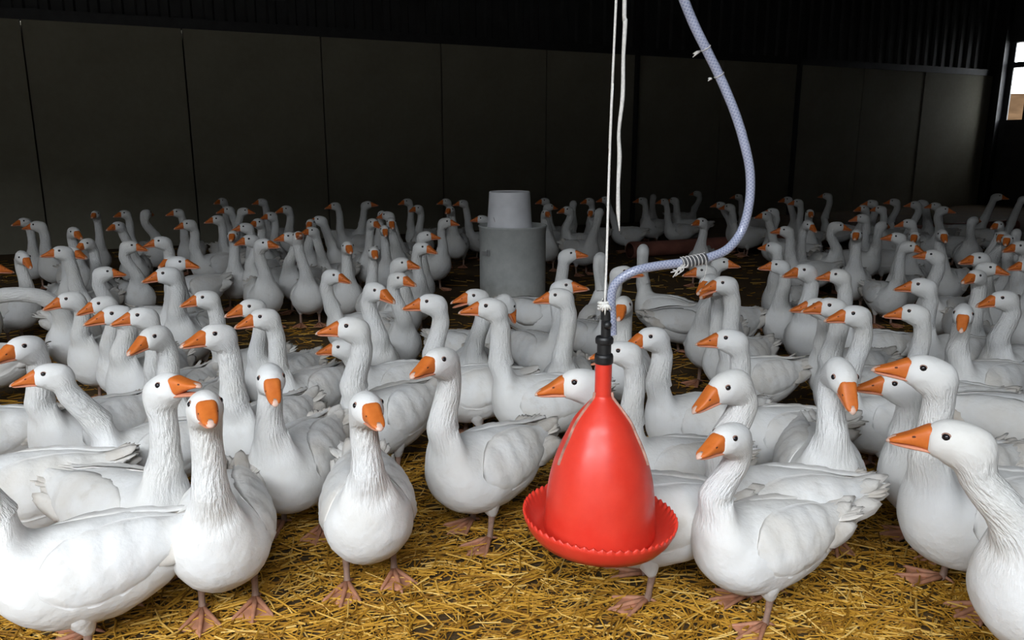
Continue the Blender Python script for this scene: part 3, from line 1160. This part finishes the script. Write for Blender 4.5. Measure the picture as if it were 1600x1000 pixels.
    (522, 316, .79, -66, -72, -6, 6, 'dim goose with upright neck and long body, before the third wall joint'),
    (573, 314, .79, 60, 82, 4, -10, 'dim goose bill right with slanted neck, before the wall'),
    (635, 310, .80, -42, -64, -6, 6, 'dim goose with tall pale neck between third and fourth wall joints'),
    (1206, 325, .78, -30, -80, -6, 4, 'dim goose with straight neck right of the hose bend'),
    (1228, 353, .74, -60, -82, 0, 10, 'dim goose with low head, bill left, right of the hose'),
    (1266, 345, .77, 0, 40, -20, -4, 'dim goose with bill drooping right, tail feathers raised behind'),
    (1310, 346, .76, 24, 100, -8, -6, 'dim goose with leaning neck looking away right'),
    (1346, 334, .77, -64, -76, -8, 8, 'dim goose bill left behind the neck-stained one'),
    (1419, 342, .76, -40, -78, -8, 6, 'dim goose head bill left between pale necks on the right'),
    (1430, 361, .76, 0, -4, -8, 2, 'dim goose with brown bill facing the viewer on the right'),
    (1424, 377, .74, 30, 70, -12, 0, 'dim goose with bill right below a brown-billed head'),
    (1474, 359, .76, -20, 14, -14, -14, 'dim goose with reddish bill, neck leaning left, right rows'),
    (1522, 338, .72, 4, 150, 0, 0, 'dim goose turned away with pear-shaped body, alone on dark straw right'),
    (1560, 345, .77, -4, -24, -4, -8, 'dim goose, left of three upright necks near right edge'),
    (1567, 361, .76, -4, -10, -6, -6, 'dim goose, middle of three upright necks near right edge'),
    (1575, 366, .75, 0, -4, -8, -2, 'dim goose, right of three upright necks near right edge'),
    (1589, 357, .74, 170, 178, 0, 0, 'dim goose turned away by the right edge'),
    (924, 325, .77, 2, -10, -10, 0, 'dim goose with round breast left of the rope, head low'),
]
# dim geese along the back wall: (hx, hy, up, yaw, hyaw, nx)
FAR = [
    (36, 340, .77, 10, -60, 8), (57, 345, .77, -30, -110, 4), (183, 346, .77, -10, -50, 14), (193, 328, .78, -30, -60, 12),
    (228, 327, .79, 0, 150, 2), (276, 326, .79, -20, -70, 6), (346, 309, .80, -20, -50, 2), (355, 322, .79, -20, -70, 4),
    (381, 324, .78, 30, 80, -6), (408, 310, .80, -30, -70, 4), (446, 321, .79, -10, -60, 2), (422, 331, .77, 10, -60, 4),
    (402, 341, .76, -10, -40, 2), (597, 329, .78, 0, 20, 0), (605, 330, .78, -20, -120, 4), (652, 320, .79, -10, -50, 0),
    (696, 310, .80, -20, -66, 4), (703, 322, .78, -10, -20, 4), (722, 312, .80, -64, -72, 6), (850, 309, .80, -30, -60, 6),
    (858, 318, .78, 20, 120, 2), (853, 327, .76, 0, 20, 2), (886, 322, .78, -48, -60, 2), (896, 313, .79, 60, 170, 4),
    (920, 309, .80, -30, -60, 0), (937, 325, .77, 40, 160, 2), (945, 307, .79, -80, -70, 12), (1003, 308, .80, -40, -80, 4),
    (1021, 303, .81, 10, 170, 0), (1037, 310, .80, -66, -70, 4), (1053, 308, .80, -80, -130, 2), (1089, 298, .81, 76, -110, 0),
    (1125, 315, .78, -60, -80, 6), (1139, 318, .78, -70, -100, 2), (1153, 303, .80, -70, -80, 4), (1230, 307, .78, -10, -60, 8),
    (1246, 311, .80, -40, -70, 2), (1266, 327, .77, 0, 10, 0), (1292, 301, .82, -82, -110, -4), (1362, 312, .79, -50, -80, 0),
    (1349, 320, .78, -20, -50, 0), (1375, 321, .76, -60, -90, 6), (1397, 310, .79, -84, -90, 2), (1379, 345, .74, 60, 150, 0),
    (1441, 312, .79, -40, -110, 0), (1430, 314, .78, -20, -90, 4), (1461, 316, .79, -80, -70, 6), (1475, 322, .77, 40, 90, -6),
    (1560, 302, .84, 88, 92, -10), (1602, 306, .83, 88, 92, -10), (1196, 330, .74, -80, -60, 6),
]
ROWS = []
KEYS = ('hx', 'hy', 'up', 'yaw', 'hyaw', 'pitch', 'nx', 'label')
for row in GEESE:
    q = dict(zip(KEYS, row))
    q.update(row[8] if len(row) > 8 else {})
    if abs(q['nx']) < 31:
        q['nx'] *= .35
    q['nx'] += q.pop('dx', 0)
    ROWS.append(q)


def ordinal(n):
    return ['first', 'second', 'third', 'fourth', 'fifth', 'sixth', 'seventh', 'eighth', 'ninth', 'tenth', 'eleventh',
            'twelfth', 'thirteenth', 'fourteenth', 'fifteenth', 'sixteenth', 'seventeenth', 'eighteenth'][n]


def face(a):
    a = (a + 180) % 360 - 180
    if abs(a) > 135:
        return 'turned away'
    if abs(a) < 26:
        return 'facing the viewer'
    return 'looking left' if a < 0 else 'looking right'


ZONES = [(-200, 500, 'left of third wall joint'), (500, 790, 'between third joint and bucket'),
         (790, 985, 'between bucket and loose rope'), (985, 1180, 'behind brown pipe before hose'),
         (1180, 1345, 'between hose and stained neck'), (1345, 1700, 'in dark right corner')]
seen_n = {}
for row in sorted(FAR):
    z = next(q for q in ZONES if q[0] <= row[0] < q[1])
    k = seen_n.get(z[2], 0)
    seen_n[z[2]] = k + 1
    ROWS.append(dict(zip(KEYS, (row[0], row[1], row[2], row[3], row[4], -4, row[5],
                                'dim back-row goose %s, %s from left, %s' % (z[2], ordinal(k), face(row[4]))))))
for i, q in enumerate(ROWS):
    if 'size' not in q and q['hy'] < 540:
        q['size'] = .93 + .05 * math.sin(i * 2.4)
    if 985 < q['hx'] < 1190 and q['hy'] < 333:
        q['up'] -= .065                                  # these stand behind the pipe
BIN_C, BIN_R = at_z(801, 492, 0)[:2] * (1 + .305 / at_z(801, 492, 0)[1]), .305
FIXED = [(BIN_C, BIN_R)]
for k in range(36):
    FIXED.append(((1 - k / 35) * at_z(984, 391, .105)[:2] + k / 35 * at_z(1585, 352, .105)[:2], .16))
for k in range(30):                                      # keep clear of the back wall
    FIXED.append((P0 + U * (k * .7 - 2) - V * .35, .40))
settle(ROWS, FIXED)
for q in ROWS:
    goose(**q)


# ------------------------------------------------------------------ bell drinker, ropes and hose
M_RED = None


def red_plastic():
    m, t, b = mat('red_plastic')
    v = coords(t)
    n = noise(t, 12, 5, v, 0.7)
    t.links.new(ramp(t, n, [(0.3, (0.76, 0.040, 0.022)), (0.7, (0.84, 0.060, 0.034))]), b.inputs['Base Color'])
    t.links.new(ramp(t, noise(t, 30, 4, v), [(0.3, (.30,) * 3), (0.7, (.46,) * 3)]), b.inputs['Roughness'])
    b.inputs['Subsurface Weight'].default_value = 0.05
    b.inputs['Coat Weight'].default_value = 0.05
    b.inputs['Coat Roughness'].default_value = 0.35
    bump(t, b, noise(t, 70, 5, v, 0.7), 0.08, 0.002)
    return m


M_RED = red_plastic()
M_DUST = simple('dusty_red_seam', (0.46, 0.28, 0.22), 0.9, nscale=40, var=0.4)
M_BLACK = simple('black_plastic', (0.014, 0.014, 0.015), 0.42, nscale=60, var=0.3)
M_ROPE = simple('white_rope', (0.80, 0.78, 0.74), 0.85, nscale=120, var=0.12, bstr=0.6, bdist=0.002)

YD = 2.16
axis = at_y(937, 803, YD)
DEPTH = YD * math.cos(PITCH) + (CAM_H - axis[2]) * math.sin(PITCH)
PM = FPX / DEPTH                                   # pixels per metre at the drinker
R_RIM = 118.5 / PM
zz = lambda y: float(at_y(937, y, YD)[2] - axis[2])
dr = empty('bell_drinker', tuple(axis), 'red plastic bell drinker hanging from a white rope among the geese', 'drinker')
rp = lambda px: px / PM
mb = MB()
prof = [(rp(12.5), zz(560)), (rp(12.5), zz(610)), (rp(13.5), zz(619)), (rp(23), zz(630)), (rp(34), zz(643)), (rp(44.5), zz(657)), (rp(52.5), zz(674)),
        (rp(62), zz(693)), (rp(70.5), zz(714)), (rp(77), zz(736)), (rp(81.5), zz(758)), (rp(84), zz(780)), (rp(85.5), zz(802)),
        (rp(86.5), -.025), (rp(86), -.055)]
pc = catmull(np.array(prof), 3)
mb.lathe([tuple(q) for q in pc] + [(rp(80), -.055), (rp(80), -.02), (rp(60), .18), (rp(9), .26), (rp(9), zz(560)), (rp(12.5), zz(560))], 72)
link('bell', mb.mesh('bell', M_RED), dr)
# trough with a saw-toothed rim
mb = MB()
n = 59 * 8
prof = [(rp(80), -.052), (rp(90), -.056), (rp(100), -.050), (rp(109), -.030), (rp(114.5), -.010), (R_RIM, .004), (R_RIM + .004, .002),
        (R_RIM + .001, -.012), (rp(112), -.040), (rp(103), -.062), (rp(80), -.070), (rp(80), -.052)]
mb.lathe(prof, n)
tv = np.array(mb.v)
rad = np.hypot(tv[:, 0], tv[:, 1])
ang = np.arctan2(tv[:, 1], tv[:, 0])
tooth = 1 - np.abs(((ang / (2 * math.pi) * 59) % 1) * 2 - 1)
sel = (rad > R_RIM - .0005) & (tv[:, 2] > -.005)
tv[sel, 2] += .009 * tooth[sel] - .003
mb.v = [tuple(q) for q in tv]
link('trough', mb.mesh('trough', M_RED), dr, rot=(0, math.radians(3.5), 0))
# raised mould seams down both sides of the bell
for a in (math.radians(-22), math.radians(-158)):
    mb = MB()
    pts = [(np.interp(z_, pc[::-1, 1], pc[::-1, 0]), z_) for z_ in np.linspace(zz(612), zz(716), 14)]
    for (r0, z0), (r1, z1) in zip(pts, pts[1:]):
        ca, sa = math.cos(a), math.sin(a)
        q = np.array([-sa, ca, 0]) * .0022
        vs = []
        for r_, z_ in ((r0, z0), (r1, z1)):
            for k in (.0, .006):
                p = np.array([(r_ + k) * ca, (r_ + k) * sa, z_ + k * .4])
                vs += [p - q, p + q]
        mb.add(vs, [(0, 4, 6, 2), (1, 3, 7, 5), (2, 6, 7, 3)])
    link('mould_seam', mb.mesh('mould_seam', M_DUST, False), dr)['label'] = 'dusty raised mould seam'
# black coupling and valve
mb = MB()
mb.lathe([(0, zz(567)), (rp(13.5), zz(567)), (rp(14), zz(564)), (rp(14), zz(556)), (rp(13), zz(553)), (rp(10.5), zz(552)), (rp(10.5), zz(537)), (rp(13), zz(536)),
          (rp(13.5), zz(533)), (rp(13.5), zz(529)), (rp(12), zz(526)), (rp(8), zz(525)), (0, zz(525))], 40)
link('coupling', mb.mesh('coupling', M_BLACK, False), dr)['label'] = 'black flanged coupling'
mb = MB()
mb.lathe([(0, zz(530)), (rp(7.5), zz(530)), (rp(7.5), zz(500)), (rp(8.5), zz(499)), (rp(8.5), zz(486)), (rp(6.5), zz(484)), (rp(6.5), zz(470)), (rp(5), zz(466)), (0, zz(466))], 28)
vo = link('valve', mb.mesh('valve', M_BLACK, False), dr, loc=(.004, 0, 0))
vo['label'] = 'black valve pipe'
kb = link('valve_knob', ball('valve_knob', rp(6.5), M_BLACK, 16, 10), vo, loc=(.001, -.016, zz(506)))

# rope from the roof tied to the valve, with its knot
def px_path(pts, y):
    return [at_y(a, b, y if np.isscalar(y) else yy) for (a, b), yy in zip(pts, y if not np.isscalar(y) else [y] * len(pts))]


RC = lambda nm, pts, r, n=8: None
ropeo = empty('rope', tuple(at_y(944, 478, YD)), 'thin taut white rope holding up the red drinker', 'rope')
iv = ropeo.location.copy()


def rel_tube(pts, r, n, origin, sub=4):
    P = catmull(np.array(pts), sub)
    mb_ = MB()
    rr = r if np.isscalar(r) else np.interp(np.linspace(0, 1, len(P)), np.linspace(0, 1, len(r)), r)
    mb_.tube(P - np.array(origin), rr, n)
    return mb_


pts = px_path([(945, 476), (948, 400), (952, 260), (957, 130), (963, -5)], YD - .012)
dv_ = pts[-1] - pts[-2]
top = pts[-1] + dv_ * ((6.5 - pts[-1][2]) / dv_[2])
link('strand', rel_tube(pts + [top], .0034, 8, iv).mesh('strand', M_ROPE), ropeo)
# knot: turns of rope round the valve and a frayed end
mb = MB()
t_ = np.linspace(0, 2 * math.pi * 3.3, 60)
mb.tube(np.stack([.0155 * np.cos(t_), .0155 * np.sin(t_), -.012 + .028 * t_ / t_[-1]], 1), .0042, 8)
for k in range(5):
    r = np.random.default_rng(90 + k)
    p = np.array([[-.004, -.015, .008], [-.010 + .005 * k, -.026, .004], [-.016 + .008 * k, -.024, -.012 + r.normal(0, .004)]])
    mb.tube(catmull(p, 4), [.0046] * 5 + [.0035, .003, .002, .001], 7)
link('knot', mb.mesh('knot', M_ROPE), ropeo)
pts = px_path([(976, -5), (977, 30), (974, 90), (973, 150), (967, 205), (968, 245), (966, 290), (966, 330), (968, 361)], YD + .02)
dv_ = np.array([0.0, 0, 1.0])
top = pts[0] + np.array([-.01, 0, 6.5 - pts[0][2]])
rt_ = empty('rope', tuple(pts[-1]), 'loose end of thicker white rope hanging beside the taut one', 'rope')
P = [top, pts[0] + np.array([-.003, 0, .6])] + pts
link('strand', rel_tube(P, [.0055, .0055, .0056, .0062, .0050, .0058, .0046, .0062, .0050, .0058, .0012], 8, pts[-1], 5).mesh('strand', M_ROPE), rt_)


# braided hose
def hose_mat():
    m, t, b = mat('braided_clear_hose')
    uv = coords(t, 'UV')
    s1 = N(t, 'ShaderNodeTexWave', wave_type='BANDS', bands_direction='DIAGONAL')
    s1.inputs['Scale'].default_value = 1.0
    t.links.new(mapping(t, uv, (4.0, 60.0, 1)), s1.inputs['Vector'])
    s2 = N(t, 'ShaderNodeTexWave', wave_type='BANDS', bands_direction='DIAGONAL')
    s2.inputs['Scale'].default_value = 1.0
    t.links.new(mapping(t, uv, (-4.0, 60.0, 1)), s2.inputs['Vector'])
    mx = math_node(t, 'MAXIMUM', s1.outputs['Fac'], s2.outputs['Fac'])
    n = noise(t, 7, 3, coords(t))
    base = ramp(t, n, [(0.35, (0.21, 0.24, 0.37)), (0.65, (0.32, 0.35, 0.52))])
    mix = N(t, 'ShaderNodeMix', data_type='RGBA')
    t.links.new(math_node(t, 'MULTIPLY', math_node(t, 'POWER', mx, 4.0), 0.55), mix.inputs['Factor'])
    t.links.new(base, mix.inputs['A'])
    mix.inputs['B'].default_value = (0.70, 0.72, 0.80, 1)
    t.links.new(mix.outputs['Result'], b.inputs['Base Color'])
    b.inputs['Roughness'].default_value = 0.28
    b.inputs['Coat Weight'].default_value = 0.5
    b.inputs['Coat Roughness'].default_value = 0.12
    return m


hp = [(957, 522), (956, 492), (955, 466), (962, 443), (990, 424), (1030, 415), (1070, 410), (1108, 402), (1138, 388), (1160, 358), (1171, 315),
      (1172, 270), (1164, 228), (1149, 178), (1127, 125), (1106, 82), (1086, 42), (1068, -2), (1052, -50)]
hy_ = np.interp(np.arange(len(hp)), [0, 4, 9, 14, 18], [YD + .006, YD - .02, YD + .10, YD + .06, YD])
P = px_path(hp, list(hy_))
P.append(P[-1] + (P[-1] - P[-2]) * 1.5 + np.array([0, 0, .12]))
P.append(P[-1] + np.array([-.18, 0, .75]))
P.append(P[-1] + np.array([-.10, 0, 3.55]))
HP = catmull(np.array(P), 6)
ho = empty('hose', tuple(HP[0]), 'pale blue braided water hose curving from the roof to the drinker', 'hose')


def tube_uv(P_, r, n, m, name):
    mb_ = MB()
    mb_.tube(P_, r, n, False)
    seg = np.concatenate([[0], np.cumsum(np.linalg.norm(np.diff(P_, axis=0), axis=1))])
    # duplicate the seam column so that the braid wraps cleanly
    V_ = np.array(mb_.v).reshape(len(P_), n, 3)
    V_ = np.concatenate([V_, V_[:, :1]], 1)
    k = n + 1
    fs_ = [(i * k + j, i * k + j + 1, (i + 1) * k + j + 1, (i + 1) * k + j) for i in range(len(P_) - 1) for j in range(n)]
    uv_ = np.stack([np.tile(np.arange(k) / n, len(P_)), np.repeat(seg, k)], 1)
    return mesh_np(name, V_.reshape(-1, 3), fs_, m, True, uv_)


link('tube', tube_uv(HP - HP[0], .0128, 20, hose_mat(), 'tube'), ho)
M_TAPE = simple('grey_tape', (0.085, 0.085, 0.09), 0.45, nscale=50, var=0.3)
M_STRING = simple('pale_string', (0.58, 0.56, 0.54), 0.9, nscale=100, var=0.2)
i0 = int(np.argmin(np.abs(HP[:, 0] - at_y(1066, 411, YD)[0]) + (HP[:, 2] > 1.2) * 9))
i1 = int(np.argmin(np.abs(HP[:, 0] - at_y(1112, 401, YD)[0]) + (HP[:, 2] > 1.2) * 9))
seg = catmull(HP[i0:i1 + 1], 3)
tp = link('tape_wrap', rel_tube(HP[i0:i1 + 1], .0150, 16, HP[0]).mesh('tape_wrap', M_TAPE), ho)
tp['label'] = 'dark grey tape wrap bound with string'
mb = MB()
turns = 7
tt = np.linspace(0, 1, 150)
ctr = np.array([[np.interp(t, np.linspace(0, 1, len(seg)), seg[:, k]) for k in range(3)] for t in tt])
ax_ = seg[-1] - seg[0]
ax_ /= np.linalg.norm(ax_)
e1 = np.cross(ax_, (0, 1, 0))
e1 /= np.linalg.norm(e1)
e2 = np.cross(ax_, e1)
aa = tt * turns * 2 * math.pi
mb.tube(ctr + (e1[None] * np.cos(aa)[:, None] + e2[None] * np.sin(aa)[:, None]) * .0162 - HP[0], .0015, 6)
r = np.random.default_rng(4)
st0 = seg[0] - HP[0]
for k in range(7):
    q = st0 + np.array([r.normal(.004, .004), -.012, -.010])
    p = np.array([q + np.array([.006, 0, .008]), q, q + np.array([-.010 + r.normal(0, .006), -.004, -.010 + r.normal(0, .005)]),
                  q + np.array([-.024 + r.normal(0, .006), 0, -.016 + r.normal(0, .006)])])
    mb.tube(catmull(p, 4), .0019, 6)
p = np.array([seg[-1] - HP[0] + np.array(q) for q in ((0, -.014, 0), (.001, -.016, -.03), (-.004, -.012, -.055), (-.012, -.008, -.068))])
mb.tube(catmull(p, 4), .0011, 5)
sg = link('string_binding', mb.mesh('string_binding', M_STRING), tp)
for k, (px, py, ln) in enumerate(((1089, 82, .018), (1107, 125, .010))):
    mb = MB()
    c = at_y(px + 5, py - 2, YD + .06) - HP[0]
    for q in range(4 if k == 0 else 2):
        d = np.array([-1, r.normal(0, .4), -.5 + r.normal(0, .35)])
        mb.tube(np.array([c, c + d * ln * .5, c + d * ln + np.array([0, 0, r.normal(0, .003)])]), [.003, .0026, .0012], 6)
    tt_ = np.linspace(0, 2 * math.pi, 17)
    j = int(np.argmin(np.linalg.norm(HP - HP[0] - c, axis=1)))
    tg = HP[j + 1] - HP[j - 1]
    tg /= np.linalg.norm(tg)
    a1 = np.cross(tg, (0, 1, 0))
    a1 /= np.linalg.norm(a1)
    a2 = np.cross(tg, a1)
    mb.tube(HP[j] - HP[0] + (a1[None] * np.cos(tt_)[:, None] + a2[None] * np.sin(tt_)[:, None]) * .0138, .0014, 6)
    link('string_tie', mb.mesh('string_tie', M_STRING), ho)

# ------------------------------------------------------------------ galvanised bin with an upturned bucket
def galv():
    m, t, b = mat('galvanised_steel')
    v = coords(t)
    n = noise(t, 9, 5, v, 0.65)
    base = ramp(t, n, [(0.3, (0.47, 0.49, 0.475)), (0.7, (0.60, 0.61, 0.59))])
    sx = N(t, 'ShaderNodeSeparateXYZ')
    t.links.new(v, sx.inputs[0])
    low = ramp(t, math_node(t, 'ADD', sx.outputs['Z'], math_node(t, 'MULTIPLY', n, 0.22)), [(0.10, (1, 1, 1)), (0.38, (0, 0, 0))])  # rust-brown tint low on the drum, straw reflection painted into the colour
    mix = N(t, 'ShaderNodeMix', data_type='RGBA')
    t.links.new(math_node(t, 'MULTIPLY', low, 0.65), mix.inputs['Factor'])
    t.links.new(base, mix.inputs['A'])
    mix.inputs['B'].default_value = (0.24, 0.185, 0.11, 1)
    t.links.new(mix.outputs['Result'], b.inputs['Base Color'])
    b.inputs['Roughness'].default_value = 0.55
    b.inputs['Metallic'].default_value = 0.0
    return m


M_GALV = galv()
M_BUCKET = simple('white_plastic', (0.88, 0.88, 0.91), 0.5, nscale=10, var=0.05)
M_LATCH = simple('bright_steel', (0.62, 0.62, 0.62), 0.35, 0.7)
fb = at_z(801, 492, 0)
RB = .305
bc = np.array([fb[0] * (fb[1] + RB) / fb[1], fb[1] + RB, 0])
HB = .775
bn = empty('metal_bin', tuple(bc), 'round galvanised grey metal bin standing on the straw behind the geese', 'bin')
mb = MB()
mb.lathe([(0, .012), (RB - .02, .004), (RB, .012), (RB, .05), (RB + .004, .055), (RB, .06), (RB, HB - .05), (RB + .003, HB - .045), (RB + .003, HB - .02), (RB + .010, HB - .012), (RB + .011, HB),
          (RB + .006, HB + .004), (RB - .006, HB), (RB - .008, HB - .02), (0, HB - .018)], 64)
link('drum', mb.mesh('drum', M_GALV), bn)
mb = MB()
la = math.radians(218)
er = np.array([math.cos(la), math.sin(la), 0])
et = np.array([-math.sin(la), math.cos(la), 0])
mb.box(er * (RB + .006) + np.array([0, 0, HB - .235]), (.012, .10, .028), (er, et, Z3))
mb.box(er * (RB + .014) + et * .035 + np.array([0, 0, HB - .225]), (.016, .016, .05), (er, et, Z3))
mb.box(er * (RB + .014) + et * .060 + np.array([0, 0, HB - .225]), (.016, .012, .055), (er, et, Z3))
link('latch', mb.mesh('latch', M_LATCH, False), bn)['label'] = 'bright steel latch'
bk = empty('bucket', (bc[0] - .028, bc[1] - .02, HB - .017), 'white plastic bucket standing upside down on the grey metal bin', 'bucket')
mb = MB()
HK = .325
mb.lathe([(.200, 0), (.209, 0), (.209, .004), (.205, .006), (.199, .10), (.191, .22), (.1855, HK - .012), (.183, HK - .003), (.178, HK), (.172, HK - .001), (.168, HK - .008),
          (0, HK - .006)], 64)
mb.lathe([(.200, 0), (.180, HK - .02), (0, HK - .02)], 64)
link('shell', mb.mesh('shell', M_BUCKET), bk)
mb = MB()
mb.tube(catmull(np.array([(-.13, -.1575, .060), (-.137, -.1490, .085), (-.142, -.1425, .105)]), 3), [.0006, .0012, .0016, .0018, .0016, .0012, .0005], 6)
link('scratch', mb.mesh('scratch', M_NOSTRIL), bk)['label'] = 'dark scratch'

# brown feed pipe lying along the back of the pen
M_PIPE = simple('brown_pipe', (0.33, 0.125, 0.09), 0.65, nscale=5, var=0.25)
a = at_z(984, 391, .105)
b_ = at_z(1585, 352, .105)
a, b_ = np.array(a), np.array(b_)
mid = (a + b_) / 2
pipe = empty('pipe', (a[0], a[1], 0), 'long reddish brown pipe lying on the floor before the back wall', 'pipe')
mb = MB()
L = np.linspace(0, 1, 24)[:, None]
mb.tube((a + (b_ - a) * L) - np.array([a[0], a[1], 0]), .105, 24, False)
mb.tube((a + (b_ - a) * L) - np.array([a[0], a[1], 0]), .095, 24, False)
mb.f[-23 * 24:] = [q[::-1] for q in mb.f[-23 * 24:]]
for j in range(24):
    o2 = 24 * 24
    mb.f.append((j, (j + 1) % 24, o2 + (j + 1) % 24, o2 + j))
link('barrel', mb.mesh('barrel', M_PIPE), pipe)
dirp = (b_ - a) / np.linalg.norm(b_ - a)
mb = MB()
mb.tube(np.array([a + dirp * q - np.array([a[0], a[1], 0]) for q in (.0, .02, .14, .16)]), [.108, .114, .114, .108], 24, False)
link('collar', mb.mesh('collar', M_PIPE), pipe)
